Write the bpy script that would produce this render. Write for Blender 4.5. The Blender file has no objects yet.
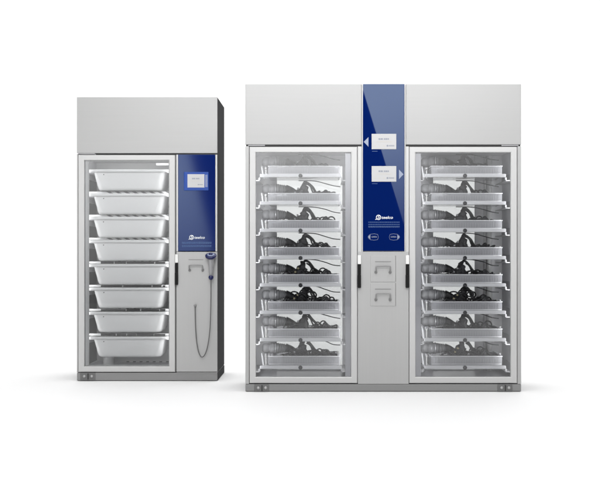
import bpy, bmesh, math, random
from mathutils import Vector, Matrix

random.seed(7)
S = bpy.context.scene
C = S.collection
PI = math.pi
F, VX, VY, CAMZ = 946.7, 322.0, 254.0, 0.94     # measured from the photograph: focal length and vanishing point
YL, YR = 7.0, 6.455                              # distance of the two cabinet fronts (m)

def X(px, y): return (px - VX) * y / F
def Z(py, y): return CAMZ - (py - VY) * y / F

# ------------------------------------------------------------------ materials
def mat(name, col, rough=0.45, metal=0.0, spec=0.5, coat=0.0, emit=0.0, noise=0.0, nscale=(6, 6, 6), ior=1.5, bump=0.0):
    m = bpy.data.materials.new(name); m.use_nodes = True
    nt = m.node_tree; b = nt.nodes['Principled BSDF']
    b.inputs['Base Color'].default_value = (*col, 1)
    b.inputs['Roughness'].default_value = rough
    b.inputs['Metallic'].default_value = metal
    b.inputs['Specular IOR Level'].default_value = spec
    b.inputs['IOR'].default_value = ior
    b.inputs['Coat Weight'].default_value = coat
    b.inputs['Coat Roughness'].default_value = 0.02
    if emit:
        b.inputs['Emission Color'].default_value = (*col, 1)
        b.inputs['Emission Strength'].default_value = emit
    if noise or bump:
        tc = nt.nodes.new('ShaderNodeTexCoord'); mp = nt.nodes.new('ShaderNodeMapping')
        mp.inputs['Scale'].default_value = nscale
        nz = nt.nodes.new('ShaderNodeTexNoise'); nz.inputs['Scale'].default_value = 1.0
        nz.inputs['Detail'].default_value = 5
        nt.links.new(tc.outputs['Object'], mp.inputs['Vector']); nt.links.new(mp.outputs['Vector'], nz.inputs['Vector'])
        if noise:
            rp = nt.nodes.new('ShaderNodeMapRange')
            rp.inputs['From Min'].default_value = 0.3; rp.inputs['From Max'].default_value = 0.7
            rp.inputs['To Min'].default_value = 1 - noise; rp.inputs['To Max'].default_value = 1 + noise
            mx = nt.nodes.new('ShaderNodeVectorMath'); mx.operation = 'SCALE'
            mx.inputs[0].default_value = col
            nt.links.new(nz.outputs['Fac'], rp.inputs['Value']); nt.links.new(rp.outputs['Result'], mx.inputs['Scale'])
            nt.links.new(mx.outputs['Vector'], b.inputs['Base Color'])
            rr = nt.nodes.new('ShaderNodeMapRange')
            rr.inputs['To Min'].default_value = rough * 0.85; rr.inputs['To Max'].default_value = rough * 1.15
            nt.links.new(nz.outputs['Fac'], rr.inputs['Value']); nt.links.new(rr.outputs['Result'], b.inputs['Roughness'])
        if bump:
            bp = nt.nodes.new('ShaderNodeBump'); bp.inputs['Strength'].default_value = bump
            bp.inputs['Distance'].default_value = 0.002
            nt.links.new(nz.outputs['Fac'], bp.inputs['Height']); nt.links.new(bp.outputs['Normal'], b.inputs['Normal'])
    return m

def clear(name, tint, milk, milkcol, ior=1.5, rough=0.03):
    """clear sheet: transparent + Fresnel gloss, with a little milky diffuse"""
    m = bpy.data.materials.new(name); m.use_nodes = True
    nt = m.node_tree; nt.nodes.clear()
    out = nt.nodes.new('ShaderNodeOutputMaterial')
    tr = nt.nodes.new('ShaderNodeBsdfTransparent'); tr.inputs['Color'].default_value = (*tint, 1)
    df = nt.nodes.new('ShaderNodeBsdfDiffuse'); df.inputs['Color'].default_value = (*milkcol, 1)
    gl = nt.nodes.new('ShaderNodeBsdfGlossy'); gl.inputs['Roughness'].default_value = rough
    fr = nt.nodes.new('ShaderNodeFresnel'); fr.inputs['IOR'].default_value = ior
    a = nt.nodes.new('ShaderNodeMixShader'); a.inputs['Fac'].default_value = milk
    b = nt.nodes.new('ShaderNodeMixShader')
    nt.links.new(tr.outputs[0], a.inputs[1]); nt.links.new(df.outputs[0], a.inputs[2])
    nt.links.new(fr.outputs[0], b.inputs['Fac']); nt.links.new(a.outputs[0], b.inputs[1]); nt.links.new(gl.outputs[0], b.inputs[2])
    nt.links.new(b.outputs[0], out.inputs['Surface'])
    return m

M = dict(
    steel=mat('painted_steel', (0.43, 0.43, 0.429), 0.36, spec=0.5, noise=0.012, nscale=(90, 3, 1.5)),
    header=mat('header_steel', (0.40, 0.40, 0.399), 0.36, spec=0.5, noise=0.012, nscale=(2, 3, 90)),
    plinth=mat('plinth_steel', (0.25, 0.25, 0.25), 0.4, noise=0.02, nscale=(3, 3, 90)),
    darkside=mat('graphite_side', (0.075, 0.075, 0.076), 0.6, spec=0.0, noise=0.03, nscale=(3, 3, 1)),
    frame=mat('door_frame_aluminium', (0.55, 0.55, 0.548), 0.3, noise=0.01, nscale=(3, 3, 3)),
    trim=mat('satin_trim', (0.57, 0.57, 0.565), 0.25),
    seam=mat('dark_seam', (0.03, 0.03, 0.03), 0.6),
    gasket=mat('grey_gasket', (0.36, 0.36, 0.37), 0.5),
    strip=mat('frosted_strip', (0.5, 0.5, 0.53), 0.35),
    liner=mat('interior_white_liner', (0.78, 0.78, 0.78), 0.4),
    liner_grey=mat('interior_steel_liner', (0.76, 0.76, 0.78), 0.35),
    pipewhite=mat('air_pipe_white', (0.88, 0.88, 0.88), 0.35),
    ductgrey=mat('rear_duct_grey', (0.62, 0.62, 0.64), 0.4),
    sideshade=mat('shade_dark_liner', (0.10, 0.10, 0.10), 0.4),  # near-black standing in for the shade beside the trays
    white=mat('white_plastic', (0.8, 0.8, 0.79), 0.38),
    tub=mat('white_tub_plastic', (0.83, 0.83, 0.825), 0.35, noise=0.01),
    blue=mat('blue_glass', (0.0004, 0.010, 0.10), 0.015, spec=0.5, ior=1.75),
    bluesoft=mat('blue_acrylic', (0.0004, 0.010, 0.11), 0.08, spec=0.5, ior=1.75),
    bluebright=mat('blue_bezel', (0.004, 0.05, 0.30), 0.25),
    screen=mat('screen_face', (0.50, 0.50, 0.505), 0.4, emit=0.05, spec=0.2),
    ink=mat('screen_ink', (0.26, 0.28, 0.33), 0.5),
    inkpale=mat('screen_pale_ink', (0.55, 0.5, 0.42), 0.5),
    print_white=mat('printed_white', (0.78, 0.80, 0.83), 0.4),
    print_blue=mat('printed_pale_blue', (0.035, 0.085, 0.23), 0.4),
    print_grey=mat('printed_grey_blue', (0.27, 0.31, 0.42), 0.4),
    black=mat('black_grip', (0.010, 0.010, 0.010), 0.5, spec=0.15),
    hingeblock=mat('hinge_block', (0.15, 0.15, 0.15), 0.4),
    cap=mat('screw_cap_grey', (0.42, 0.42, 0.42), 0.3),
    headcap=mat('head_cap_blue_grey', (0.24, 0.28, 0.42), 0.3),
    handle=mat('handle_grey', (0.24, 0.24, 0.24), 0.35),
    slot=mat('slot_dark', (0.10, 0.10, 0.10), 0.5),
    rail=mat('rail_white', (0.76, 0.76, 0.78), 0.3),
    runner=mat('runner_steel', (0.42, 0.42, 0.43), 0.35),
    knob=mat('knob_dark', (0.035, 0.035, 0.04), 0.35),
    scope=mat('endoscope_black', (0.045, 0.045, 0.048), 0.28, noise=0.15, nscale=(40, 40, 40)),
    tube=mat('endoscope_tube_black', (0.035, 0.035, 0.038), 0.25),
    connector=mat('connector_grey', (0.26, 0.26, 0.27), 0.38, noise=0.05, nscale=(30, 30, 30)),
    ring=mat('metal_ring', (0.6, 0.6, 0.62), 0.25, metal=0.6),
    yellow=mat('valve_cream', (0.65, 0.58, 0.38), 0.4),
    navy=mat('navy_rubber', (0.006, 0.01, 0.075), 0.35),
    gunbody=mat('gun_grey', (0.30, 0.30, 0.31), 0.32),
    cord=mat('cord_grey', (0.13, 0.13, 0.13), 0.45),
    glow=mat('streak_glow', (1, 1, 1), 0.4, emit=0.4),  # emission standing in for a soft bright streak
    floor=mat('white_paper_sweep', (0.9, 0.9, 0.9), 0.75, spec=0.2),
    glass=clear('door_glass', (0.97, 0.975, 0.98), 0.0, (1, 1, 1), 1.6),
    rearglass=clear('rear_door_glass', (0.84, 0.845, 0.84), 0.12, (0.8, 0.8, 0.8), 1.5),
    plastic=clear('clear_tray_plastic', (0.9, 0.9, 0.92), 0.36, (0.72, 0.72, 0.75), 1.45, 0.12),
)

for k_ in ('blue', 'bluesoft'):
    M[k_].node_tree.nodes['Principled BSDF'].inputs['Specular Tint'].default_value = (0.72, 0.9, 1.0, 1)
# ------------------------------------------------------------------ mesh helpers
def new(): return bmesh.new()

def add_box(bm, x0, x1, y0, y1, z0, z1, bev=0.0, seg=2, mi=0):
    t = bmesh.new()
    bmesh.ops.create_cube(t, size=1)
    for v in t.verts:
        v.co = ((x0 + x1) / 2 + v.co.x * (x1 - x0), (y0 + y1) / 2 + v.co.y * (y1 - y0), (z0 + z1) / 2 + v.co.z * (z1 - z0))
    if bev:
        bmesh.ops.bevel(t, geom=t.edges[:], offset=bev, segments=seg, affect='EDGES', profile=0.5)
    merge(bm, t, mi)

def merge(bm, t, mi=0):
    m = bpy.data.meshes.new('tmp')
    for f in t.faces: f.material_index = mi
    t.to_mesh(m); t.free()
    bm.from_mesh(m); bpy.data.meshes.remove(m)

def smooth_path(pts, n=6, closed=False):
    P = [Vector(p) for p in pts]; out = []
    N = len(P); rng = range(N if closed else N - 1)
    for i in rng:
        if closed: a, b, c, d = P[(i - 1) % N], P[i], P[(i + 1) % N], P[(i + 2) % N]
        else: a, b, c, d = P[max(i - 1, 0)], P[i], P[i + 1], P[min(i + 2, N - 1)]
        for k in range(n):
            t = k / n
            out.append(0.5 * ((2 * b) + (c - a) * t + (2 * a - 5 * b + 4 * c - d) * t * t + (3 * b - a - 3 * c + d) * t ** 3))
    if not closed: out.append(P[-1])
    return out

def add_tube(bm, pts, r, seg=8, closed=False, n=6, mi=0, radii=None):
    path = smooth_path(pts, n, closed) if n else [Vector(p) for p in pts]
    L = len(path); rings = []; ref = Vector((0, 0, 1))
    for i, p in enumerate(path):
        if closed: d = path[(i + 1) % L] - path[i - 1]
        else: d = path[min(i + 1, L - 1)] - path[max(i - 1, 0)]
        if d.length < 1e-9: d = Vector((1, 0, 0))
        d.normalize()
        if i == 0:
            ref = Vector((0, 0, 1)) if abs(d.z) < 0.9 else Vector((1, 0, 0))
        u = ref - d * ref.dot(d)
        if u.length < 1e-6: u = d.orthogonal()
        u.normalize(); w = d.cross(u); ref = u
        rr = r
        if radii:
            f = i / max(L - 1, 1) * (len(radii) - 1); k = min(int(f), len(radii) - 2)
            rr = radii[k] + (radii[k + 1] - radii[k]) * (f - k)
        rings.append([bm.verts.new(p + (u * math.cos(2 * PI * j / seg) + w * math.sin(2 * PI * j / seg)) * rr) for j in range(seg)])
    cnt = L if closed else L - 1
    for i in range(cnt):
        a, b = rings[i], rings[(i + 1) % L]
        for j in range(seg):
            f = bm.faces.new((a[j], a[(j + 1) % seg], b[(j + 1) % seg], b[j])); f.smooth = True; f.material_index = mi
    if not closed:
        for rg in (rings[0][::-1], rings[-1]):
            f = bm.faces.new(rg); f.material_index = mi

def add_lathe(bm, prof, o, axis='X', seg=20, mi=0):
    """prof: list of (along, radius) revolved about an axis through o"""
    o = Vector(o); rings = []
    for a, r in prof:
        ring = []
        for j in range(seg):
            c, s = math.cos(2 * PI * j / seg) * r, math.sin(2 * PI * j / seg) * r
            v = {'X': (a, c, s), 'Y': (c, a, s), 'Z': (c, s, a)}[axis]
            ring.append(bm.verts.new(o + Vector(v)))
        rings.append(ring)
    for i in range(len(rings) - 1):
        for j in range(seg):
            f = bm.faces.new((rings[i][j], rings[i][(j + 1) % seg], rings[i + 1][(j + 1) % seg], rings[i + 1][j]))
            f.smooth = True; f.material_index = mi
    for rg in (rings[0], rings[-1]):
        f = bm.faces.new(rg); f.material_index = mi

def add_prism(bm, poly, y0, y1, mi=0):
    """poly: list of (x, z); extruded from y0 (front) to y1"""
    a = [bm.verts.new((x, y0, z)) for x, z in poly]; b = [bm.verts.new((x, y1, z)) for x, z in poly]
    fs = [bm.faces.new(a), bm.faces.new(b[::-1])]
    n = len(poly)
    for i in range(n): fs.append(bm.faces.new((a[i], b[i], b[(i + 1) % n], a[(i + 1) % n])))
    for f in fs: f.material_index = mi

def rrect(w, d, r, n=5):
    pts = []
    for cx, cy, a0 in ((w / 2 - r, d / 2 - r, 0), (-w / 2 + r, d / 2 - r, 90), (-w / 2 + r, -d / 2 + r, 180), (w / 2 - r, -d / 2 + r, 270)):
        for k in range(n + 1):
            a = math.radians(a0 + 90 * k / n)
            pts.append((cx + r * math.cos(a), cy + r * math.sin(a)))
    return pts

def add_loft(bm, loops, cap0=True, cap1=True, close_profile=False):
    R = [[bm.verts.new(p) for p in lp] for lp in loops]
    n = len(R[0]); cnt = len(R) if close_profile else len(R) - 1
    for i in range(cnt):
        a, b = R[i], R[(i + 1) % len(R)]
        for j in range(n):
            f = bm.faces.new((a[j], a[(j + 1) % n], b[(j + 1) % n], b[j])); f.smooth = True
    if not close_profile:
        if cap0: bm.faces.new(R[0][::-1])
        if cap1: bm.faces.new(R[-1])

def add_frame(bm, x0, x1, z0, z1, wl, wr, wb, wt, y0, y1, bev=0.004):
    """a mitred picture frame: outer rectangle, four widths; rounded front edges"""
    def loop(ix, y):
        l, r, b, t = x0 + wl * ix, x1 - wr * ix, z0 + wb * ix, z1 - wt * ix
        return [(l, y, b), (r, y, b), (r, y, t), (l, y, t)]
    W = min(wl, wr, wb, wt); e = bev / W
    prof = [(0, y1), (0, y0 + bev), (e * 0.3, y0 + bev * 0.3), (e, y0), (1 - e, y0), (1 - e * 0.3, y0 + bev * 0.3), (1, y0 + bev), (1, y1)]
    R = [[bm.verts.new(p) for p in loop(ix, y)] for ix, y in prof]
    for i in range(len(R)):
        a, b = R[i], R[(i + 1) % len(R)]
        for j in range(4): bm.faces.new((a[j], a[(j + 1) % 4], b[(j + 1) % 4], b[j]))

def obj(name, bm, mats, parent=None, off=(0, 0, 0)):
    """link the bmesh as ONE mesh object; mesh coordinates are world minus the root's position"""
    bmesh.ops.recalc_face_normals(bm, faces=bm.faces[:])
    bmesh.ops.translate(bm, verts=bm.verts[:], vec=-Vector(off))
    me = bpy.data.meshes.new(name); bm.to_mesh(me); bm.free()
    for m in (mats if isinstance(mats, (list, tuple)) else [mats]): me.materials.append(m)
    o = bpy.data.objects.new(name, me); C.objects.link(o)
    if parent: o.parent = parent
    return o

def thing(name, label, cat, loc=(0, 0, 0), group=None):
    o = bpy.data.objects.new(name, None); C.objects.link(o)
    o.empty_display_size = 0.1; o.location = loc
    o['label'] = label; o['category'] = cat
    if group: o['group'] = group
    return o

def dup(root, loc, label):
    r = root.copy(); C.objects.link(r); r.location = loc; r['label'] = label
    for ch in list(root.children):
        c = ch.copy(); C.objects.link(c); c.parent = r
        for g in list(ch.children):
            d = g.copy(); C.objects.link(d); d.parent = c
    return r

def add_text(bm, body, size, x, y, z, align='CENTER', shear=0.0, bold=0.0, wide=1.0, ext=0.0006):
    """lettering standing in the XZ plane, facing the viewer"""
    cu = bpy.data.curves.new('lettering', 'FONT'); cu.body = body; cu.size = size
    cu.align_x = align; cu.align_y = 'CENTER'; cu.shear = shear; cu.offset = bold; cu.extrude = ext
    o = bpy.data.objects.new('lettering', cu); C.objects.link(o)
    bpy.context.view_layer.update()
    dg = bpy.context.evaluated_depsgraph_get()
    me = bpy.data.meshes.new_from_object(o.evaluated_get(dg))
    me.transform(Matrix.Translation((x, y, z)) @ Matrix.Rotation(PI / 2, 4, 'X') @ Matrix.Diagonal((wide, 1, 1, 1)))
    bm.from_mesh(me)
    bpy.data.objects.remove(o); bpy.data.curves.remove(cu); bpy.data.meshes.remove(me)

ORD = ['top', 'second', 'third', 'fourth', 'fifth', 'sixth', 'seventh', 'bottom']

# ------------------------------------------------------------------ setting: white paper sweep
bm = new()
prof = [(-4.0, 0.0), (11.0, 0.0)]
for k in range(1, 13):
    a = k / 12 * PI / 2
    prof.append((11.0 + 3.0 * math.sin(a), 3.0 - 3.0 * math.cos(a)))
prof.append((14.0, 8.0))
rows = [[bm.verts.new((x, y, z)) for x in (-12.0, 12.0)] for y, z in prof]
for a, b in zip(rows[:-1], rows[1:]):
    f = bm.faces.new((a[0], a[1], b[1], b[0])); f.smooth = True
fl = obj('floor', bm, M['floor'])
fl['kind'] = 'structure'

# ------------------------------------------------------------------ shared pieces of the cabinets
def pull_handle(bm, cx, zt, zb, w, y):
    """a staple shaped pull: bar, two legs going down, small feet"""
    r = 0.0045
    add_tube(bm, [(cx - w / 2, y - 0.002, zb), (cx - w / 2, y - 0.022, zb + 0.006), (cx - w / 2, y - 0.024, zt - 0.008), (cx - w / 2 + 0.008, y - 0.024, zt),
                  (cx + w / 2 - 0.008, y - 0.024, zt), (cx + w / 2, y - 0.024, zt - 0.008), (cx + w / 2, y - 0.022, zb + 0.006), (cx + w / 2, y - 0.002, zb)], r, 8, n=3)
    for s in (-1, 1):
        add_lathe(bm, [(-0.006, 0.010), (0.0, 0.011)], (cx + s * w / 2, y, zb), 'Y', 14)

def hinge(name, x0, x1, z0, z1, y, parent, off, spots=True):
    bm = new()
    add_box(bm, x0, x1, y, y + 0.03, z0, z1, 0.002)
    h = obj(name, bm, M['hingeblock'] if spots else M['gasket'], parent, off)
    if spots:
        for k in (0.27, 0.77):
            b2 = new(); cx = x0 + (x1 - x0) * k
            add_lathe(b2, [(-0.007, 0.0), (-0.007, 0.006), (-0.003, 0.009), (0.0, 0.011)], (cx, y, (z0 + z1) / 2 + 0.001), 'Y', 16)
            obj('screw_cap', b2, M['cap'], h, off)
        b3 = new(); add_box(b3, x0 + (x1 - x0) * 0.49, x0 + (x1 - x0) * 0.56, y - 0.003, y, z0 + 0.004, z1 - 0.004)
        obj('joint_gap', b3, M['seam'], h, off)
    return h

def door(x0, x1, z0, z1, ox0, ox1, oz0, oz1, y, handle_side, off, parent, strip=None):
    """glazed door: aluminium frame with gasket, pane, two-tone handle"""
    bm = new()
    add_frame(bm, x0, x1, z0, z1, ox0 - x0, x1 - ox1, oz0 - z0, z1 - oz1, y, y + 0.035, 0.006)
    d = obj('door', bm, M['frame'], parent, off)
    bm = new(); add_box(bm, ox0 - 0.002, ox1 + 0.002, y + 0.014, y + 0.019, oz0 - 0.002, oz1 + 0.002)
    obj('glass_pane', bm, M['glass'], d, off)
    return d

def door_handle(d, x0, x1, zt, zm, zb, y, off):
    bm = new(); add_box(bm, x0, x1, y - 0.016, y + 0.004, zm + 0.0005, zt, 0.003)
    obj('handle_cap', bm, M['white'], d, off)
    bm = new()
    add_box(bm, x0 + 0.001, x1 - 0.001, y - 0.016, y + 0.004, zb + (zm - zb) * 0.55, zm, 0.003)
    add_box(bm, x0 - 0.0005, x1 - 0.0005, y - 0.022, y + 0.004, zb, zb + (zm - zb) * 0.56, 0.004)
    obj('handle_grip', bm, M['black'], d, off)

def logo(bm, x0, x1, zc, h, y):
    """round emblem with a sweeping S, followed by the lettering"""
    n = 20; r = h * 0.5; cx = x0 + r
    pts = [(cx + r * math.cos(2 * PI * k / n), y, zc + r * math.sin(2 * PI * k / n)) for k in range(n)]
    add_tube(bm, pts, r * 0.20, 6, True, 2)
    add_text(bm, 'S', r * 1.9, cx, y, zc, 'CENTER', 0.15, h * 0.012, 1.25)
    add_tube(bm, [(cx - r * .2, y, zc - r * .95), (cx - r * .9, y, zc - r * .85), (cx - r * 1.5, y, zc - r * .95)], r * 0.16, 6, False, 4)
    w = x1 - x0 - 2 * r
    add_text(bm, 'teelco', h * 0.92, x0 + 2 * r + h * 0.16, y, zc - h * 0.05, 'LEFT', 0.2, h * 0.012, 1.12)

# ================================================================== SINGLE-DOOR CABINET (left)
y = YL
xa, xb = X(76.8, y), X(217.3, y)
zt = Z(97, y)
DEP = 0.50
cab = thing('storage_cabinet', 'narrow grey storage cabinet with one glass door, white trays and dark grey side', 'cabinet', ((xa + xb) / 2, y, 0))
o1 = cab.location.copy()
yb = y + DEP
bx0, bx1 = X(78.0, y), X(175.0, y)                    # door
ix0, ix1 = X(84.2, y), X(169.0, y)                    # glazed opening
dz0, dz1 = Z(372, y), Z(155, y)
iz0, iz1 = Z(366.3, y), Z(160.3, y)
# body shell
bm = new()
add_box(bm, xa + 0.002, X(81, y), y + 0.037, yb, 0.075, zt - 0.004)            # left wall
add_box(bm, X(172, y), X(176, y), y + 0.037, yb - 0.012, 0.075, zt - 0.006)    # divider
add_box(bm, X(81, y), xb - 0.012, yb - 0.012, yb, 0.075, zt - 0.005)           # back
add_box(bm, X(81, y), xb - 0.012, y + 0.02, yb - 0.013, Z(156.5, y), Z(150, y))   # deck over the compartment
add_box(bm, X(81, y), xb - 0.012, y + 0.02, yb - 0.013, 0.07, Z(369.5, y))        # deck under it
obj('housing', bm, M['liner_grey'], cab, o1)
bm = new(); add_box(bm, xb - 0.012, xb, y + 0.012, yb, 0.066, zt - 0.001, 0.001); obj('side_panel', bm, M['darkside'], cab, o1)
bm = new()
add_box(bm, xb - 0.011, xb + 0.0015, y + 0.02, yb - 0.004, 0.004, 0.060, 0.001)
obj('side_skirting', bm, M['darkside'], cab, o1)
bm = new(); add_box(bm, xa, xb, y, y + 0.0118, Z(153.2, y), zt, 0.003, 3); add_box(bm, xa + 0.001, xb - 0.0125, y + 0.0122, yb - 0.012, zt - 0.003, zt - 0.0005); obj('header_panel', bm, M['header'], cab, o1)
bm = new()
add_box(bm, xa, xb - 0.001, y + 0.002, yb - 0.03, 0.004, Z(372.8, y), 0.004)
add_box(bm, X(176.5, y), xb - 0.001, y + 0.0005, y + 0.03, Z(373.6, y), Z(372.2, y), 0.001)
obj('plinth', bm, M['plinth'], cab, o1)
bm = new(); add_box(bm, X(81, y), X(172, y), yb - 0.0135, yb - 0.0125, 0.1, Z(156, y))
add_box(bm, X(81, y) + 0.002, X(172, y) - 0.002, y + 0.05, yb - 0.014, Z(156.5, y) - 0.0025, Z(156.5, y) - 0.001)
obj('interior_liner', bm, M['liner'], cab, o1)
for a in (X(81, y), X(172, y) - 0.0015):
    bm = new(); add_box(bm, a, a + 0.0015, y + 0.05, yb - 0.014, 0.1, Z(168, y)); obj('shade_liner', bm, M['sideshade'], cab, o1)  # dark sheets carry the shade of the compartment walls in their colour
bm = new(); add_box(bm, xa, X(78.0, y) - 0.001, y + 0.001, y + 0.036, Z(372.6, y), Z(153.9, y), 0.002); obj('corner_post', bm, M['steel'], cab, o1)
bm = new(); add_box(bm, xa, xa + 0.0018, y + 0.037, yb, 0.066, Z(153.9, y)); obj('side_panel', bm, M['darkside'], cab, o1)
# control column: panel, trims, service panel
px0, px1 = X(178.2, y), X(215.2, y)
bm = new()
add_box(bm, X(176.3, y), px0 - 0.001, y + 0.001, y + 0.03, Z(251.5, y), Z(154.6, y), 0.002)
add_box(bm, px1 + 0.001, xb - 0.001, y + 0.001, y + 0.012, Z(251.5, y), Z(154.6, y), 0.002)
obj('panel_trim', bm, M['trim'], cab, o1)
bm = new(); add_box(bm, px0, px1, y - 0.002, y + 0.02, Z(251, y), Z(154.6, y), 0.0015)
pan = obj('control_panel', bm, M['bluesoft'], cab, o1)
bm = new(); add_box(bm, X(184, y), X(208.7, y), y - 0.007, y - 0.003, Z(190.6, y), Z(172, y), 0.003); obj('screen_bezel', bm, M['bluebright'], pan, o1)
bm = new(); add_box(bm, X(187.6, y), X(204.6, y), y - 0.0085, y - 0.006, Z(187.6, y), Z(174.3, y), 0.0008); obj('touchscreen', bm, M['screen'], pan, o1)
def screen_print(px, py, w, h, yy, parent, off, dy):
    bm = new()
    cx = px + w * 0.5
    for a, b in ((0.27, 0.34), (0.355, 0.43), (0.44, 0.46), (0.50, 0.56), (0.575, 0.64), (0.655, 0.70)):
        add_box(bm, X(px + w * a, yy), X(px + w * b, yy), dy - 0.0008, dy, Z(py + h * 0.38, yy), Z(py + h * 0.28, yy), 0, 2, 0)
    add_box(bm, X(px + w * 0.18, yy), X(px + w * 0.82, yy), dy - 0.0006, dy, Z(py + h * 0.525, yy), Z(py + h * 0.505, yy), 0, 2, 1)
    for k in range(3):
        add_box(bm, X(px + w * (0.1 + k * 0.18), yy), X(px + w * (0.16 + k * 0.18), yy), dy - 0.0006, dy, Z(py + h * 0.80, yy), Z(py + h * 0.77, yy), 0, 2, 1)
    ccx, ccz = X(px + w * 0.64, yy), Z(py + h * 0.78, yy)
    q_ = w / 24
    add_lathe(bm, [(-0.0008, 0.0065 * q_), (0, 0.0065 * q_)], (ccx, dy, ccz), 'Y', 14)
    for k in range(5):
        add_box(bm, ccx + (0.010 + k * 0.0075) * q_, ccx + (0.0155 + k * 0.0075) * q_, dy - 0.0008, dy, ccz - 0.0042 * q_, ccz + 0.0042 * q_, 0, 2, 0)
    obj('screen_text', bm, [M['ink'], M['inkpale']], parent, off)
screen_print(187.6, 174.3, 17, 13.3, y, pan, o1, y - 0.0086)
bm = new(); add_box(bm, X(205.6, y), X(206.6, y), y - 0.0078, y - 0.006, Z(187.2, y), Z(174.8, y)); add_box(bm, X(207.1, y), X(207.6, y), y - 0.0078, y - 0.006, Z(187.2, y), Z(174.8, y))
obj('indicator_strip', bm, M['print_grey'], pan, o1)
bm = new(); logo(bm, X(189.6, y), X(203.6, y), Z(237.4, y), 0.030, y - 0.0028); obj('logo', bm, M['print_white'], pan, o1)
def fine_print(px0, px1, rows_, yy, dy, parent, off):
    bm = new(); rnd = random.Random(3)
    for ra, rb in rows_:
        p = px0
        while p < px1:
            w = rnd.uniform(0.8, 2.4); q = min(p + w, px1)
            add_box(bm, X(p, yy), X(q, yy), dy - 0.0006, dy, Z(rb, yy), Z(ra, yy)); p = q + 0.25
    obj('fine_print', bm, M['print_blue'], parent, off)
fine_print(182, 211.5, ((241.9, 242.8), (243.1, 243.8), (245.2, 246.0), (246.3, 246.9)), y, y - 0.0021, pan, o1)
bm = new(); add_box(bm, X(176.4, y), xb, y, y + 0.012, Z(371.8, y), Z(251.8, y), 0.003)
sp = obj('service_panel', bm, M['steel'], cab, o1)
bm = new(); add_box(bm, X(188.5, y), X(203.5, y), y - 0.0015, y + 0.004, Z(260.0, y), Z(259.3, y)); obj('slot', bm, M['handle'], sp, o1)
bm = new(); pull_handle(bm, X(196.2, y), Z(265.2, y), Z(270.3, y), 0.097, y); obj('pull_handle', bm, M['handle'], sp, o1)
# door
dr = door(bx0, bx1, dz0, dz1, ix0, ix1, iz0, iz1, y, 'r', o1, cab)
bm = new(); add_frame(bm, ix0 + 0.003, ix1 - 0.002, iz0 + 0.003, iz1 - 0.003, 0.026, 0.004, 0.004, 0.004, y + 0.021, y + 0.034, 0.0015); obj('gasket', bm, M['frame'], dr, o1)
bm = new()
for px in (84.4, 87.1):
    add_box(bm, X(px, y), X(px + 0.55, y), y + 0.0195, y + 0.0215, iz0 + 0.004, iz1 - 0.004)
obj('gasket_seam', bm, M['gasket'], dr, o1)
door_handle(dr, X(175.3, y), X(178.3, y), Z(254.3, y), Z(262.8, y), Z(284.8, y), y, o1)
hinge('hinge', X(79, y), X(94.8, y), Z(154.3, y), Z(153.0, y), y + 0.004, cab, o1, False)
hinge('hinge', X(80.3, y), X(95.3, y), Z(380, y), Z(372.7, y), y - 0.003, cab, o1, True)
bm = new(); add_box(bm, X(95.5, y), xb - 0.012, y + 0.012, y + 0.03, Z(155, y), Z(152.8, y)); obj('top_seam', bm, M['seam'], cab, o1)
bm = new(); add_box(bm, X(174.4, y), X(177, y), y + 0.012, y + 0.036, dz0, Z(155.2, y)); obj('door_seam', bm, M['slot'], cab, o1)
# glowing bar imitates the soft bright streak under the compartment roof
yy = y + 0.30
bm = new(); add_box(bm, X(156, yy), X(169.5, yy), yy, yy + 0.03, Z(165.2, yy), Z(163.0, yy), 0.003); obj('streak_bar', bm, M['glow'], cab, o1)
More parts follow.
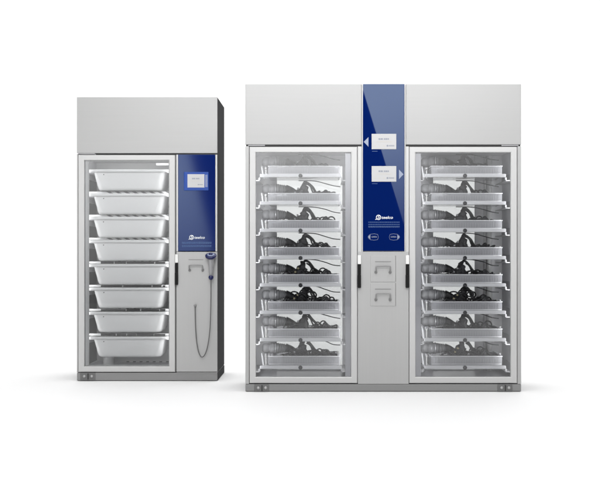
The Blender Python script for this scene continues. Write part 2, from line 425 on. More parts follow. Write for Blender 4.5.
# runners, slotted vent strips for eight shelves
RIM = [170.6, 194.6, 218.0, 241.2, 265.2, 288.8, 313.0, 337.9]
yt = y + 0.06
SH = [Z(r, yt) for r in RIM]                                  # rim height of each tray
wl, wr = X(81, y) + 0.0015, X(172, y) - 0.0015
for i, zz in enumerate(SH):
    for s in (-1, 1):
        bm = new()
        x0_, x1_ = (wl, wl + 0.085) if s < 0 else (wr - 0.05, wr)
        add_box(bm, x0_, x1_, y + 0.075, yb - 0.03, zz - 0.0145, zz - 0.0115)
        add_box(bm, wl if s < 0 else wr - 0.003, wl + 0.003 if s < 0 else wr, y + 0.075, yb - 0.03, zz - 0.055, zz - 0.0145)
        xe = wl + 0.018 if s < 0 else wr - 0.018
        add_lathe(bm, [(-0.008, 0.007), (0.0, 0.009)], (xe, y + 0.075, zz - 0.024), 'Y', 12)
        add_box(bm, xe - 0.012, xe + 0.012, y + 0.10, y + 0.115, zz - 0.10, zz - 0.055, 0.002)
        obj('runner', bm, M['rail'], cab, o1)
    if i > 0:  # bar added across the gap above each tray
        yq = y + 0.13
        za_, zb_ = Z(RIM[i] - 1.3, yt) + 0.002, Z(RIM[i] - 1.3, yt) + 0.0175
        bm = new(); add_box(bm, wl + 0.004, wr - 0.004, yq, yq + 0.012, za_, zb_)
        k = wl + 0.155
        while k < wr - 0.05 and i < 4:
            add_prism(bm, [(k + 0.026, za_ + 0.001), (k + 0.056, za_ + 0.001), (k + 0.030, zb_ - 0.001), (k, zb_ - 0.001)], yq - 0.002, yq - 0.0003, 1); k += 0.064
        if i >= 4:  # added dark blocks stand in for the shade between the lower trays
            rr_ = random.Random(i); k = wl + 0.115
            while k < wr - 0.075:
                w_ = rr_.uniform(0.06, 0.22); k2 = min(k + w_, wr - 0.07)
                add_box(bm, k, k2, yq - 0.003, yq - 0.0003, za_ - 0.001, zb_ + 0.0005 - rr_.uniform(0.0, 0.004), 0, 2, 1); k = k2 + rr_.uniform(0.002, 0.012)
        obj('slot_shade_bar', bm, [M['liner'], M['seam'] if i >= 4 else M['slot']], cab, o1)
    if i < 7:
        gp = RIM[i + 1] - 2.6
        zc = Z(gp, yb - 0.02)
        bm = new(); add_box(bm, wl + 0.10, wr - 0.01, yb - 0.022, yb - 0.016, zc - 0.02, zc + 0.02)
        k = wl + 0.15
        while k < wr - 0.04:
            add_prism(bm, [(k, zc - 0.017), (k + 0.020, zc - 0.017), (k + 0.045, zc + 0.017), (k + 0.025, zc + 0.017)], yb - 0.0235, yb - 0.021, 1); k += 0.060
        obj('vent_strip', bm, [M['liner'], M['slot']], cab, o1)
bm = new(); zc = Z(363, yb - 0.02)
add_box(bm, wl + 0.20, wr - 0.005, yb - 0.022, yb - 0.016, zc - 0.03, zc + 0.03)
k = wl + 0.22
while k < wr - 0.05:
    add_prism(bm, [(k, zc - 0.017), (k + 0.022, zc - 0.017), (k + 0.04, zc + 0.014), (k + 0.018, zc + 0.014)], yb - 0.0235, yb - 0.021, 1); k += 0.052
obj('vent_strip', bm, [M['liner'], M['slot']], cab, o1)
yy = y + 0.36
bm = new(); add_lathe(bm, [(Z(367.5, yy), 0.042), (Z(350, yy), 0.042)], (X(108.5, yy), yy, 0), 'Z', 24); obj('drain_pipe', bm, M['liner'], cab, o1)

# ---------------- white trays
TW = (168.4 - 88.2) * yt / F
TC = X(128.3, yt)
def make_tub():
    t = thing('storage_tray', 'x', 'tray', (0, 0, 0), 'white trays on the shelves of the narrow cabinet')
    bm = new(); D = 0.36; H = 0.146; cy = D / 2
    lv = [(-0.003, TW - 0.066, D - 0.02, 0.03), (-0.05, TW - 0.087, D - 0.03, 0.035), (-H + 0.022, TW - 0.116, D - 0.05, 0.05), (-H + 0.008, TW - 0.126, D - 0.06, 0.05), (-H, TW - 0.148, D - 0.08, 0.045)]
    loops = [[(x, cy + yy_, z) for x, yy_ in rrect(w, d, r)] for z, w, d, r in lv]
    inner = [[(x, cy + yy_, z + (0.004 if i == 4 else 0)) for x, yy_ in rrect(w - 0.008, d - 0.008, r - 0.004)] for i, (z, w, d, r) in enumerate(lv)]
    add_loft(bm, loops + inner[::-1], cap0=False, cap1=True)
    obj('tub', bm, M['tub'], t)
    bm = new()
    pr = [(TW, D + 0.0, 0.02, -0.0105), (TW, D + 0.0, 0.02, 0.006), (TW - 0.006, D - 0.006, 0.018, 0.0105), (TW - 0.06, D - 0.02, 0.03, 0.0105), (TW - 0.07, D - 0.028, 0.028, 0.006), (TW - 0.07, D - 0.028, 0.028, -0.003), (TW - 0.01, D - 0.008, 0.018, -0.003), (TW - 0.01, D - 0.008, 0.018, -0.0105)]
    add_loft(bm, [[(x, cy + yy_, z) for x, yy_ in rrect(w, d, r)] for w, d, r, z in pr], close_profile=True)
    obj('rim', bm, M['tub'], t)
    bm = new(); add_lathe(bm, [(-0.003, 0.004), (0.006, 0.005)], (-0.186, 0.014, -0.027), 'Y', 12); obj('rivet', bm, M['slot'], t)
    return t
tub0 = make_tub()
for i, zz in enumerate(SH):
    lab = f"white plastic tray on the {ORD[i]} shelf of the narrow cabinet" if i not in (0, 7) else f"{'topmost' if i == 0 else 'lowest'} white plastic tray inside the narrow cabinet"
    loc = (TC, yt, zz - 0.0015)
    if i == 0: tub0.location = loc; tub0['label'] = lab
    else: r_ = dup(tub0, (loc[0] + random.uniform(-.003, .003), loc[1] + random.uniform(0, .006), loc[2]), lab); r_.rotation_euler.z = math.radians(random.uniform(-.5, .5))

# ---------------- hand-held blower gun hung on the service panel
yg = y - 0.045
gx = X(211, yg)
gun = thing('spray_gun', 'grey spray gun with navy ring and ball on a looped cord, hung on narrow cabinet', 'spray gun', (gx, yg, Z(277, yg)))
og = gun.location.copy()
bm = new()
zt_, zb_ = Z(258, yg), Z(275.5, yg)
add_lathe(bm, [(zb_, 0.0), (zb_, 0.013), (zb_ + 0.03, 0.0155), (zt_ - 0.035, 0.0195), (zt_ - 0.012, 0.022), (zt_, 0.027), (zt_, 0.0)], (gx, yg, 0), 'Z', 20)
body = obj('gun_body', bm, M['gunbody'], gun, og)
bm = new(); add_box(bm, X(212.6, yg), X(213.9, yg), yg - 0.012, yg + 0.012, Z(266.5, yg), Z(261.0, yg), 0.003); obj('trigger', bm, M['handle'], gun, og)
def tilt(bm, c, deg):
    bmesh.ops.rotate(bm, verts=bm.verts[:], cent=c, matrix=Matrix.Rotation(math.radians(deg), 3, 'X'))
hc = Vector((gx - 0.001, yg, Z(255.6, yg)))
bm = new(); add_lathe(bm, [(-0.016, 0.0), (-0.018, 0.031), (-0.011, 0.040), (0.002, 0.0425), (0.006, 0.039), (0.007, 0.0)], hc, 'Z', 28); tilt(bm, hc, 24)
obj('head_ring', bm, M['navy'], gun, og)
bm = new(); add_lathe(bm, [(0.0075, 0.0), (0.0075, 0.029), (0.011, 0.027), (0.012, 0.018), (0.012, 0.0)], hc, 'Z', 28); tilt(bm, hc, 24); obj('head_cap', bm, M['headcap'], gun, og)
bm = new(); add_lathe(bm, [(0.0125, 0.0), (0.0125, 0.016), (0.018, 0.014), (0.020, 0.0)], hc, 'Z', 20); tilt(bm, hc, 24); obj('nozzle', bm, M['navy'], gun, og)
bm = new(); add_lathe(bm, [(0.019 * math.sin(a), 0.019 * math.cos(a)) for a in [(-0.5 + k / 10) * PI * 0.999 for k in range(11)]], (gx, yg, Z(277.4, yg)), 'Z', 18); obj('ball_end', bm, M['navy'], gun, og)
bm = new()
yc = y - 0.012
add_tube(bm, [(X(a, yg + k * 0.0045), yg + k * 0.0045, Z(b, yg + k * 0.0045)) for k, (a, b) in enumerate([(211, 279.5), (210.9, 300), (210.2, 325), (208.4, 342), (205.6, 353), (202.2, 357), (199, 353), (196.6, 341)])]
         + [(X(a, yc), yc, Z(b, yc)) for a, b in ((195.5, 325), (195.1, 306))], 0.0038, 8)
obj('cord', bm, M['cord'], gun, og)
bm = new(); add_lathe(bm, [(-0.014, 0.005), (-0.010, 0.009), (0.0115, 0.009)], (X(195.1, yc), yc, Z(305.5, yc)), 'Y', 14); obj('cord_plug', bm, M['handle'], gun, og)

# ================================================================== DOUBLE-DOOR CABINET (right)
y = YR
xa, xb = X(245.3, y), X(521.3, y)
zt = Z(84, y); yb = y + DEP
cab2 = thing('storage_cabinet', 'wide grey double cabinet with two glass doors beside a blue control column', 'cabinet', ((xa + xb) / 2, y, 0))
o2 = cab2.location.copy()
MIR = 383.3
def mx(px): return 2 * MIR - px
bm = new()
zD1, zD0 = Z(148.5, y), Z(380, y)
for a, b in ((245.6, 251), (354, 358.5), (mx(358.5), mx(354)), (mx(251), mx(245.6))):
    add_box(bm, X(a, y), X(b, y), y + 0.037, yb - 0.012, 0.06, zt - 0.006)
WIN = ((X(277, yb), X(342.3, yb)), (X(433, yb), X(474.4, yb)))
wz0, wz1 = Z(369, yb), Z(166.5, yb)
ba, bb = yb - 0.0115, yb
add_box(bm, X(245.6, y), X(521, y), ba, bb, 0.06, wz0)
add_box(bm, X(245.6, y), X(521, y), ba, bb, wz1, zt - 0.005)
for a, b in ((X(245.6, y), WIN[0][0]), (WIN[0][1], WIN[1][0]), (WIN[1][1], X(521, y))):
    add_box(bm, a, b, ba, bb, wz0 + 0.0005, wz1 - 0.0005)
for a, b in ((251, 354), (mx(354), mx(251))):
    add_box(bm, X(a, y) + 0.001, X(b, y) - 0.001, y + 0.037, yb - 0.013, zD1, Z(142, y))
    add_box(bm, X(a, y) + 0.001, X(b, y) - 0.001, y + 0.037, yb - 0.013, 0.055, zD0 + 0.004)
obj('housing', bm, M['liner_grey'], cab2, o2)
bm = new()
add_box(bm, xa, X(249.0, y), y + 0.0005, y + 0.036, Z(384, y), Z(146.2, y), 0.003)
obj('corner_post', bm, M['steel'], cab2, o2); bm = new()
add_box(bm, X(mx(249.0), y), xb, y + 0.0005, y + 0.036, Z(384, y), Z(146.2, y), 0.003)
obj('corner_post', bm, M['steel'], cab2, o2)
for a, b in ((245.3, 361.6), (405.8, 521.3)):
    bm = new(); add_box(bm, X(a, y), X(b, y), y, yb - 0.02, Z(144.6, y), zt, 0.004, 3); obj('header_panel', bm, M['header'], cab2, o2)
bm = new()
add_box(bm, xa, xb, y + 0.002, yb - 0.03, 0.004, Z(384.2, y), 0.004)
obj('plinth', bm, M['plinth'], cab2, o2)
bm = new(); add_box(bm, xa + 0.004, xb - 0.004, y + 0.012, y + 0.036, Z(146.6, y), Z(144.2, y)); obj('top_seam', bm, M['seam'], cab2, o2)
# side panels
for a, b in ((xa, xa + 0.004), (xb - 0.004, xb)):
    bm = new(); add_box(bm, a - 0.0005, b + 0.0005, y + 0.04, yb, 0.066, Z(146, y)); obj('side_panel', bm, M['darkside'], cab2, o2)
# control column
px0, px1 = X(363.0, y), X(404.3, y)
bm = new()
add_box(bm, X(361.8, y), px0 - 0.001, y - 0.003, y + 0.03, Z(252, y), zt, 0.002)
add_box(bm, px1 + 0.001, X(405.6, y), y - 0.003, y + 0.03, Z(252, y), zt, 0.002)
add_box(bm, X(357.8, y), X(361.6, y), y + 0.001, y + 0.03, Z(252, y), Z(146.4, y), 0.002)
add_box(bm, X(405.8, y), X(408.9, y), y + 0.001, y + 0.03, Z(252, y), Z(146.4, y), 0.002)
obj('panel_trim', bm, M['trim'], cab2, o2)
bm = new(); add_box(bm, px0, px1, y - 0.005, y + 0.02, Z(250.9, y), zt - 0.001, 0.0015); pan = obj('control_panel', bm, M['blue'], cab2, o2)
for (pa, pb) in ((134.2, 149.2), (166.4, 181.6)):
    bm = new(); add_box(bm, X(371.6, y), X(396.2, y), y - 0.0075, y - 0.004, Z(pb + 0.2, y), Z(pa - 0.2, y), 0.001)
    obj('screen_bezel', bm, M['trim'], pan, o2)
    bm = new(); add_box(bm, X(372.0, y), X(395.8, y), y - 0.0088, y - 0.006, Z(pb, y), Z(pa, y), 0.0008)
    obj('touchscreen', bm, M['screen'], pan, o2)
    screen_print(372, pa, 24, 15, y, pan, o2, y - 0.0089)
    bm = new(); add_box(bm, X(372, y), X(377.5, y), y - 0.0056, y - 0.0048, Z(pb + 2.4, y), Z(pb + 1.9, y)); obj('printed_mark', bm, M['print_blue'], pan, o2)
for tri in (((363.7, 142), (368.4, 137.2), (368.4, 146.9)), ((403.4, 174.4), (398.9, 169.6), (398.9, 179.2))):
    bm = new(); add_prism(bm, [(X(a, y), Z(b, y)) for a, b in tri], y - 0.0062, y - 0.0048)
    obj('arrow', bm, M['print_grey'], pan, o2)
bm = new(); logo(bm, X(376.3, y), X(391.0, y), Z(217.4, y), 0.030, y - 0.0056); obj('logo', bm, M['print_white'], pan, o2)
fine_print(368.3, 399.6, ((221.8, 222.6), (224.0, 224.7), (225.9, 226.6), (227.0, 227.5)), y, y - 0.0051, pan, o2)
for s, c in ((-1, 373.0), (1, 394.6)):
    bm = new(); tip = c + s * 5; tail = c - s * 4.6
    pts = [(tip, 237), (tip - s * 2.6, 234.2), (tail, 234.4), (tail, 239.6), (tip - s * 2.6, 239.8)]
    P = [(X(a, y), y - 0.0052, Z(b, y)) for a, b in pts]
    add_tube(bm, P, 0.0010, 6, True, 2)
    add_prism(bm, [(X(tip, y), Z(237, y)), (X(tip - s * 2.3, y), Z(234.6, y)), (X(tip - s * 2.3, y), Z(239.4, y))], y - 0.0062, y - 0.0048)
    add_text(bm, 'OPEN', 0.0145, X(c - s * 1.2, y), y - 0.0056, Z(237, y), 'CENTER', 0, 0.0001, 1.0)
    obj('open_button', bm, M['print_grey'], pan, o2)
bm = new(); add_box(bm, X(357.8, y), X(408.8, y), y, y + 0.02, Z(384, y), Z(251.4, y), 0.003); obj('service_panel', bm, M['steel'], cab2, o2)
for pt, pb in ((255.6, 281.8), (283.0, 306)):
    bm = new(); add_box(bm, X(370.4, y), X(395.4, y), y - 0.0035, y + 0.004, Z(pb, y), Z(pt, y), 0.0025)
    h = obj('hatch', bm, M['steel'], cab2, o2)
    bm = new(); add_box(bm, X(375, y), X(391, y), y - 0.005, y - 0.002, Z(pt + 6.4, y), Z(pt + 5.7, y)); obj('slot', bm, M['handle'], h, o2)
    bm = new(); pull_handle(bm, X(383, y), Z(pt + 10.6, y), Z(pt + 16.6, y), 0.097, y - 0.0035); obj('pull_handle', bm, M['handle'], h, o2)
    bm = new(); add_box(bm, X(395.45, y), X(396.0, y), y - 0.0006, y + 0.002, Z(pb, y), Z(pt, y)); obj('hatch_gap', bm, M['handle'], h, o2)
# doors
for side in (0, 1):
    g = (lambda p: p) if side == 0 else mx
    lo = lambda a, b: (min(X(g(a), y), X(g(b), y)), max(X(g(a), y), X(g(b), y)))
    x0, x1 = lo(249.4, 357.3); i0, i1 = lo(255.8, 351.0)
    dr = door(x0, x1, Z(383.2, y), Z(146.8, y), i0, i1, Z(376.9, y), Z(152.4, y), y, 'r', o2, cab2)
    s0, s1 = lo(345.3, 350.9)
    bm = new(); add_box(bm, s0, s1, y + 0.022, y + 0.034, Z(377.5, y), Z(152, y), 0.001); obj('inner_profile', bm, M['strip'], dr, o2)
    h0, h1 = lo(357.6, 361.0)
    door_handle(dr, h0, h1, Z(255.2, y), Z(264.2, y), Z(287.8, y), y, o2)
    a0, a1 = lo(248, 265); hinge('hinge', a0, a1, Z(146.0, y), Z(144.8, y), y + 0.003, cab2, o2, False)
    a0, a1 = lo(254.3, 269); hinge('hinge', a0, a1, Z(391.4, y), Z(384.4, y), y - 0.003, cab2, o2, True)
# interior liners: white and steel back panels, post
yv = yb - 0.014
zq = (Z(380, y) + 0.006, Z(148.5, y) - 0.002)
for a, b in WIN:
    bm = new(); add_box(bm, a + 0.0005, b - 0.0005, yb - 0.008, yb - 0.003, wz0 + 0.001, wz1 - 0.001); obj('rear_window', bm, M['rearglass'], cab2, o2)
bm = new(); add_box(bm, X(474.6, yv), X(mx(251), y) - 0.002, yv - 0.004, yv + 0.0015, *zq); obj('rear_duct', bm, M['ductgrey'], cab2, o2)
yp = yb - 0.0345
bm = new(); add_lathe(bm, [(zq[0], 0.0195), (zq[1], 0.0195)], (X(489.2, yp), yp, 0), 'Z', 24)
add_lathe(bm, [(zq[0], 0.005), (zq[1], 0.005)], (X(485.0, yp), yp, 0), 'Z', 12); obj('air_pipe', bm, M['pipewhite'], cab2, o2)

# ---------------- trays and endoscopes
u = (YR + 0.06) / F                       # metres per photo pixel at the rail
BARS = [175.5, 203.0, 230.3, 257.7, 285.0, 312.4, 339.8, 367.3]
yr = YR + 0.06
CX = [X(300.5, yr), X(465.0, yr)]
for side in (0, 1):                       # runners fixed to the cabinet walls
    for i, b in enumerate(BARS):
        zz = Z(b, yr)
        for s in (-1, 1):
            bm = new()
            xw = CX[side] + (X(251, y) - CX[0] + 0.001 if side == 0 else X(mx(354), y) - CX[1] + 0.001) if s < 0 else CX[side] + (X(354, y) - CX[0] - 0.001 if side == 0 else X(mx(251), y) - CX[1] - 0.001)
            xe = CX[side] + s * 41.2 * u
            l, r = sorted((xw, xe))
            add_box(bm, l, r, yr + 0.015, yb - 0.03, zz - 0.036, zz - 0.031)
            l2, r2 = (l, l + 0.004) if s < 0 else (r - 0.004, r)
            add_box(bm, l2, r2, yr + 0.015, yb - 0.03, zz - 0.0305, zz + 0.02)
            add_box(bm, xe - 0.006, xe + 0.006, yr + 0.012, yr + 0.03, zz - 0.0305, zz - 0.012, 0.001)
            obj('runner', bm, M['runner'], cab2, o2)

def make_tray():
    t = thing('slide_tray', 'x', 'tray', (0, 0, 0), 'clear slide trays in the wide cabinet')
    bm = new(); add_box(bm, -40.6 * u, 41.0 * u, 0, 0.018, -1.75 * u, 1.75 * u, 0.004, 3); obj('front_rail', bm, M['rail'], t)
    bm = new(); add_lathe(bm, [(-0.016, 0.0), (-0.016, 0.009), (-0.012, 0.0125), (0.0, 0.0145)], (0, 0, -0.002), 'Y', 20); obj('knob', bm, M['knob'], t)
    # clear basket: floor, four walls with a rolled lip
    bm = new(); x0, x1, y0, y1, z0, z1 = -32.6 * u, 38.6 * u, 0.058, 0.385, 1.0 * u, 9.6 * u
    z0 = -0.8 * u
    add_box(bm, x0, x1, y0, y1, z0, z0 + 0.003)
    add_box(bm, x0, x1, y0, y0 + 0.003, z0 + 0.0035, z1); add_box(bm, x0, x1, y1 - 0.003, y1, z0 + 0.0035, z1)
    add_box(bm, x0, x0 + 0.003, y0 + 0.0035, y1 - 0.0035, z0 + 0.0035, z1); add_box(bm, x1 - 0.003, x1, y0 + 0.0035, y1 - 0.0035, z0 + 0.0035, z1)
    bk = obj('basket', bm, M['plastic'], t)
    bm = new(); add_frame_flat(bm, x0 - 0.004, x1 + 0.004, y0 - 0.004, y1 + 0.004, 0.012, z1 + 0.0005, z1 + 0.0065)
    obj('basket_lip', bm, M['rail'], bk)
    bm = new(); add_box(bm, x0 + 0.004, x1 - 0.004, y0 - 0.003, y0 - 0.0005, z0 + 0.018, z0 + 0.024)
    for k in range(26):
        xx = x0 + 0.03 + k * (x1 - x0 - 0.06) / 25
        add_box(bm, xx - 0.0009, xx + 0.0009, y0 - 0.0020, y0 - 0.0005, z0 + 0.0245, z1 - 0.012, 0, 2, 1)
    obj('front_ridge', bm, [M['rail'], M['gasket']], bk)
    for s in (-1, 1):
        bm = new()
        xs = s * 40.2 * u
        add_prism(bm, [(xs - 0.006 + s * -0.0, 11.5 * u), (xs + 0.003, 11.5 * u), (xs - s * 0.010 + 0.007, -1.2 * u), (xs - s * 0.010 - 0.005, -1.2 * u)], 0.17, 0.185)
        add_box(bm, xs - s * 0.008 - 0.004, xs - s * 0.008 + 0.004, 0.019, 0.30, -1.2 * u, -0.4 * u)
        obj('end_bracket', bm, M['rail'], t)
    bm = new(); add_lathe(bm, [(-0.01, 0.0), (-0.01, 0.008), (0, 0.009)], (-36.0 * u, 0.15, 9.0 * u), 'Y', 12)
    add_box(bm, -36.6 * u, -35.4 * u, 0.15, 0.165, -0.8 * u, 8.5 * u); obj('tray_clip', bm, M['trim'], t)
    return t

def add_frame_flat(bm, x0, x1, y0, y1, w, z0, z1):
    add_box(bm, x0, x1, y0, y0 + w, z0, z1, 0.0015, 1); add_box(bm, x0, x1, y1 - w, y1, z0, z1, 0.0015, 1)
    add_box(bm, x0, x0 + w, y0 + w + 0.0002, y1 - w - 0.0002, z0, z1); add_box(bm, x1 - w, x1, y0 + w + 0.0002, y1 - w - 0.0002, z0, z1)

def make_scope(seed):
    rnd = random.Random(seed); J = lambda a: rnd.uniform(-a, a)
    t = thing('endoscope', 'x', 'endoscope', (0, 0, 0), 'black endoscopes lying in the clear trays')
    q = lambda x, yy_, h: (x * u, yy_, h * u)
    # light-guide connector: ribbed grey cylinder lying along the tray
    bm = new(); cz = 16.2 + J(.4)
    pr = [(-40.5, 0), (-40.5, 3.4), (-38.5, 5.4), (-34, 5.8), (-33.5, 5.2), (-32, 5.2), (-31.6, 6.2), (-27.0, 6.3), (-26.4, 5.9), (-24.4, 5.9), (-24, 6.0)]
    for k in range(4):
        a = -23.6 + k * 1.9; pr += [(a, 5.9 - k * .3), (a + 1.0, 5.9 - k * .3), (a + 1.15, 5.0 - k * .3), (a + 1.75, 5.0 - k * .3)]
    pr += [(-15.6, 4.4), (-15.6, 0)]
    add_lathe(bm, [(a * u, r * u * .9) for a, r in pr], q(0, 0.22, cz), 'X', 22)
    cn = obj('connector', bm, M['connector'], t)
    bm = new(); add_lathe(bm, [(-26.5 * u, 5.3 * u), (-26.5 * u, 6.0 * u), (-25.5 * u, 6.0 * u), (-25.5 * u, 5.3 * u)], q(0, 0.22, cz), 'X', 22); obj('metal_ring', bm, M['ring'], cn)
    bm = new()
    for a in (-36, -30):
        add_lathe(bm, [(-0.03, 0.0), (-0.03, 0.010), (0.0, 0.012)], q(a, 0.20, cz - 6.5), 'Y', 12)
    add_box(bm, -33 * u, -19 * u, 0.17, 0.22, (cz - 9.2) * u, (cz - 7.2) * u, 0.004); obj('connector_rest', bm, M['strip'], cn)
    # boot and control body
    bm = new()
    add_tube(bm, [q(-16, .22, cz + .2), q(-11, .225, 15.0), q(-6, .23, 12.4), q(0, .235, 10.5)], 1, 12, n=5, radii=[4.6 * u, 3.6 * u, 3.0 * u, 3.4 * u])
    obj('boot', bm, M['scope'], t)
    bm = new(); tilt_ = J(1.6); wob = .5 + .4 * (seed % 3)
    lv = [(3.0, -1, 9.5, 4.4), (8, -0.6, 9.6, 4.8), (11, -0.6, 8.0, 4.6), (13, 0.2, 6.6, 4.2), (15, 0.6, 6.2, 3.8), (17, 1.4, 4.6, 3.4), (18.6, 2.0, 4.2, 3.2), (20, 2.3, 2.6, 2.6), (21.5, 2.7, 2.7, 2.4), (23.2, 3.0, 2.0, 2.0), (23.9, 3.1, 1.0, 1.0)]
    loops = []
    for h, c, w, d in lv:
        loops.append([((c + tilt_ * h / 20 + w * math.cos(2 * PI * k / 18) * (1 + .05 * math.sin(3 * k + h)) + wob * math.sin(h * 1.1 + seed)) * u, .235 + d * u * math.sin(2 * PI * k / 18), h * u) for k in range(18)])
    add_loft(bm, loops); cb = obj('control_body', bm, M['scope'], t)
    for (kx, kh, kr) in ((-.6 + J(.8), 12.0 + J(.8), 3.8), (2.4 + J(.6), 17.6 + J(.6), 2.3)):
        bm = new(); n = 30; o_ = Vector(q(kx, .235 - 4.3 * u, kh)); lp = []
        for dy, sc in ((0, .8), (-.002, 1), (-.010, 1), (-.012, .85)):
            lp.append([o_ + Vector((kr * u * sc * (1 + .13 * math.cos(5 * 2 * PI * k / n)) * math.cos(2 * PI * k / n), dy, kr * u * sc * (1 + .13 * math.cos(5 * 2 * PI * k / n)) * math.sin(2 * PI * k / n))) for k in range(n)])
        add_loft(bm, lp); obj('steering_wheel', bm, M['knob'], cb)
    bm = new()
    for (vx, vh) in ((-6.5, 12.5), (-3.5, 16.3)):
        add_lathe(bm, [(-0.018, 0.0), (-0.018, 0.007), (0.0, 0.008)], q(vx + J(.6), .205, vh), 'Y', 12)
    obj('valve', bm, M['yellow'] if seed in (4, 5) else M['ring'], cb)
    # universal cord: the arc right of the body, then loops
    bm = new()
    add_tube(bm, [q(1, .235, 17), q(3.2, .24, 23.4), q(6.8 + J(.8), .25, 23.4 + J(.5)), q(11 + J(.8), .26, 18.8), q(15 + J(.8), .27, 13.5), q(19, .28, 9.5), q(26, .29, 6), q(34, .25, 4)], 1.25 * u, 9)
    add_tube(bm, [q(5.5, .22, 21.5), q(9.3, .225, 19 + J(.5)), q(11.6, .235, 14), q(15, .24, 9.5), q(22, .25, 6)], 0.85 * u, 8)
    for k in range(3):
        cx_, ch, rr = -15 + 4.2 * k + J(1), 9.5 + J(1), 2.6 + J(.5)
        add_tube(bm, [q(cx_ + rr * math.cos(a), .18 + .01 * k, ch + rr * math.sin(a)) for a in [2 * PI * j / 8 for j in range(8)]], 0.7 * u, 7, True, 4)
    if seed == 5:
        for k in range(9):
            cx_, ch, rr = J(9) + 2, 13 + J(4), 4.5 + J(1.5); ph = J(3)
            add_tube(bm, [q(cx_ + rr * 1.3 * math.cos(a), .21 + .03 * math.sin(a + ph), ch + rr * math.sin(a)) for a in [2 * PI * j / 8 for j in range(8)]], 0.75 * u, 7, True, 4)
    for k in range(4 + seed % 3):
        cx_, ch, rr = 12.5 + 3.6 * k + J(1.2), 11 + J(2), 3.0 + J(.9)
        add_tube(bm, [q(cx_ + rr * math.cos(a), .22 + .02 * k + .02 * math.sin(a), ch + rr * .95 * math.sin(a)) for a in [2 * PI * j / 8 for j in range(8)]], 0.72 * u, 7, True, 4)
    obj('universal_cord', bm, M['tube'], t)
    # coiled insertion tube in the tray
    bm = new()
    for k in range(7):
        cx_, rx, ry = 4 + J(5), 24 + J(6), .11 + J(.03); h = 2.5 + k * 1.0 + J(.4); ph = J(3); ti = J(1.6)
        add_tube(bm, [q(max(-29.5, min(35.5, cx_ + rx * math.cos(a + ph))), .22 + ry * math.sin(a + ph), max(1.2, h + ti * math.sin(a) + J(.6))) for a in [2 * PI * j / 12 for j in range(12)]], 0.85 * u, 7, True, 4)
    # humps: tube pushed up near the right end and left of the body
    add_tube(bm, [q(19, .2, 7), q(22, .2, 10.5), q(25 + J(.6), .21, 14.2 + J(.6)), q(27.5, .22, 12), q(31, .22, 9.5), q(36, .23, 9.0), q(37.5, .25, 5)], 1.5 * u, 8)
    add_tube(bm, [q(-16, .19, 6), q(-12, .185, 9.5), q(-8, .185, 11 + J(.5)), q(-4, .18, 8.5), q(2, .18, 7)], 1.1 * u, 8)
    for k in range(11):
        cx_ = -11 + 4.4 * k + J(1.6); rx, rz = 5.5 + J(2), 3.2 + J(1.2); hh = 9.2 + J(1.2) - (1.2 if k > 8 else 0); ph = J(3); yy_ = .20 + J(.05)
        add_tube(bm, [q(min(37, cx_ + rx * math.cos(a)), yy_ + .035 * math.sin(a + ph), hh + rz * math.sin(a + .5 * ph)) for a in [2 * PI * j / 9 for j in range(9)]], (.7 + J(.15)) * u, 7, True, 4)
    obj('insertion_tube', bm, M['tube'], t)
    bm = new()
    add_lathe(bm, [(8 * u, 0), (8 * u, 3.4 * u), (11 * u, 2.7 * u), (13.2 * u, 1.5 * u), (14.8 * u, .9 * u), (14.8 * u, 0)], q(25, .215, 0), 'Z', 12)
    obj('distal_tip', bm, M['scope'], t)
    bm = new()
    add_tube(bm, [q(-3, .30, 25.6), q(4, .29, 25.5), q(15, .27, 24.8), q(25, .26, 22.0 + J(.8)), q(33, .25, 19.6 + J(.6)), q(40.5, .25, 18.8)], 0.5 * u, 7)
    obj('air_hose', bm, M['tube'], t)
    return t
tray0 = make_tray()
scopes = [make_scope(s) for s in range(8)]
fresh = [True] * 8
DOOR = ['left', 'right']
pattern = [[0, 1, 2, 3, 4, 5, 6, 7], [3, 6, 0, 1, 7, 5, 2, 4]]
first = True
for side in (0, 1):
    for i, b in enumerate(BARS):
        loc = (CX[side], yr, Z(b, yr))
        sh = f"{ORD[i]} shelf" if i in (0, 7) else f"{ORD[i]} shelf from the top"
        lab = f"clear slide tray on {sh} behind the wide cabinet's {DOOR[side]} glass door"
        if first: tray0.location = loc; tray0['label'] = lab; first = False
        else: dup(tray0, loc, lab)
        lab = f"black endoscope on {sh} behind the wide cabinet's {DOOR[side]} glass door"
        k = pattern[side][i]
        if fresh[k]: scopes[k].location = loc; scopes[k]['label'] = lab; fresh[k] = False
        else: dup(scopes[k], loc, lab)

# ------------------------------------------------------------------ light
W = bpy.data.worlds.new('World'); S.world = W; W.use_nodes = True
W.node_tree.nodes['Background'].inputs['Color'].default_value = (1, 1, 1, 1)
W.node_tree.nodes['Background'].inputs['Strength'].default_value = 0.03

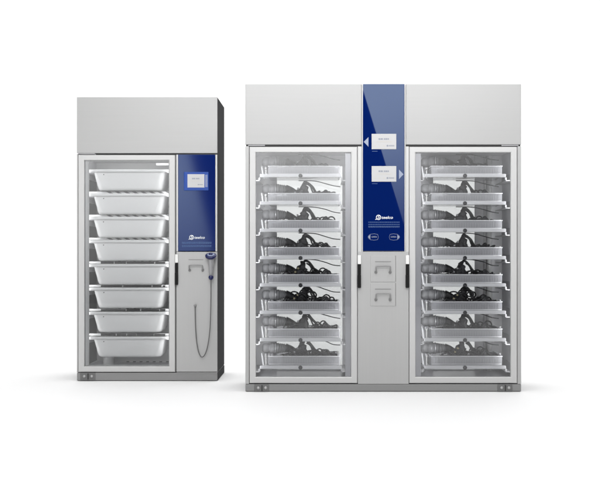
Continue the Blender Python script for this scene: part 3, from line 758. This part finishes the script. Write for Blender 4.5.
def area(name, loc, target, w, h, radiance, roll=0.0, spread=180):
    l = bpy.data.lights.new(name, 'AREA'); l.shape = 'RECTANGLE'; l.size = w; l.size_y = h
    l.energy = radiance * PI * w * h; l.spread = math.radians(spread)
    o = bpy.data.objects.new(name, l); C.objects.link(o); o.location = loc
    d = (Vector(target) - Vector(loc)).normalized()
    o.rotation_euler = (d.to_track_quat('-Z', 'Y').to_matrix().to_4x4() @ Matrix.Rotation(roll, 4, 'Z')).to_euler()
    return o
area('overhead_softbox', (0, 6.2, 6.5), (0, 6.2, 0), 9.5, 13, 2.42)
area('backdrop_softbox', (0, 10.6, 6.6), (0, 14.0, 3.4), 16, 1.5, 2.2, 0, 100)
area('key_softbox', (0, 1.3, 3.9), (0, 6.6, 2.0), 5, 1.4, 1.25, 0, 46)
def reflected(px, py, yf, ys=-1.0):
    """where the sight line to a glossy front lands on the wall of softboxes behind the camera"""
    k = (2 * yf - ys) / yf
    return Vector((X(px, yf) * k, ys, CAMZ + (Z(py, yf) - CAMZ) * k))
def edge_softbox(name, p, q, width, side, radiance, ext0=0.3, ext1=0.3):
    """rectangular softbox whose one long edge runs through p-q; side = +1 extends to the right"""
    d = (q - p).normalized(); n = Vector((-d.z, 0, d.x))
    if n.x * side < 0: n = -n
    a, b = p - d * ext0, q + d * ext1
    c = (a + b) / 2 + n * width / 2
    ang = math.atan2(d.x, d.z) if d.z > 0 else math.atan2(-d.x, -d.z)
    o = area(name, c, c + Vector((0, 1, 0)), width, (b - a).length, radiance)
    # tilt in its own plane so that its long side follows the edge
    o.rotation_euler = (Matrix.Rotation(ang, 4, 'Y') @ o.rotation_euler.to_matrix().to_4x4()).to_euler()
    return o
def grade(o, p0, p1, flip=False):
    """graded diffuser: the lamp fades along its length"""
    l = o.data; l.use_nodes = True; nt = l.node_tree
    em = nt.nodes['Emission']; g = nt.nodes.new('ShaderNodeNewGeometry'); sx = nt.nodes.new('ShaderNodeSeparateXYZ')
    mr = nt.nodes.new('ShaderNodeMapRange'); mr.interpolation_type = 'SMOOTHSTEP'
    mr.inputs['From Min'].default_value = p0; mr.inputs['From Max'].default_value = p1
    nt.links.new(g.outputs['Parametric'], sx.inputs[0]); nt.links.new(sx.outputs['Y'], mr.inputs['Value']); nt.links.new(mr.outputs['Result'], em.inputs['Strength'])
grade(edge_softbox('right_softbox', reflected(363, 90, YR), reflected(405, 228, YR), 2.0, 1, 3.0, 0.4, 0.9), 0.0, 0.9)
grade(edge_softbox('left_softbox', reflected(190, 157, YL), reflected(213, 250, YL), 2.2, -1, 1.95, 0.6, 0.6), -0.25, 0.75)
grade(area('middle_softbox', (-0.32, -1.0, 1.75), (-0.32, 0, 1.75), 1.6, 2.6, 4.5), 0.15, 0.95)
area('interior_fill', (X(126, YL), YL + 0.06, Z(158.6, YL) - 0.001), (X(126, YL), YL + 0.5, Z(167, YL)), 0.55, 0.02, 9.0)  # added fill light at the roof front, brightens the upper back wall
# unseen fill lights added behind the door frames to brighten the three compartments
for yf, pa, pb, za, zb in ((YL, 82.5, 170.5, 160, 366), (YR, 253, 352.5, 153, 376), (YR, mx(352.5), mx(253), 153, 376)):
    for p, q, s_ in ((pa, pb, 1), (pb, pa, -1)):
        yy_ = yf + 0.045; zm = (Z(za, yf) + Z(zb, yf)) / 2; xc = X(p, yf)
        area('interior_fill', (xc, yy_, zm), (xc + s_ * 0.22, yf + 0.45, zm), 0.02, abs(Z(za, yf) - Z(zb, yf)) * 0.96, 7.5 if yf == YL else 13.0, 0, 130)

# ------------------------------------------------------------------ camera
cam = bpy.data.cameras.new('camera'); co = bpy.data.objects.new('camera', cam); C.objects.link(co)
co.location = (0, 0, CAMZ); co.rotation_euler = (PI / 2, 0, 0)
cam.sensor_width = 36; cam.lens = 36 * F / 600
cam.shift_x = -(VX - 300) / 600; cam.shift_y = (VY - 240) / 600
cam.clip_end = 200
S.camera = co
S.view_settings.view_transform = 'Standard'
S.view_settings.look = 'None'
S.view_settings.exposure = 0; S.view_settings.gamma = 1
S.cycles.max_bounces = 10
S.cycles.transparent_max_bounces = 24
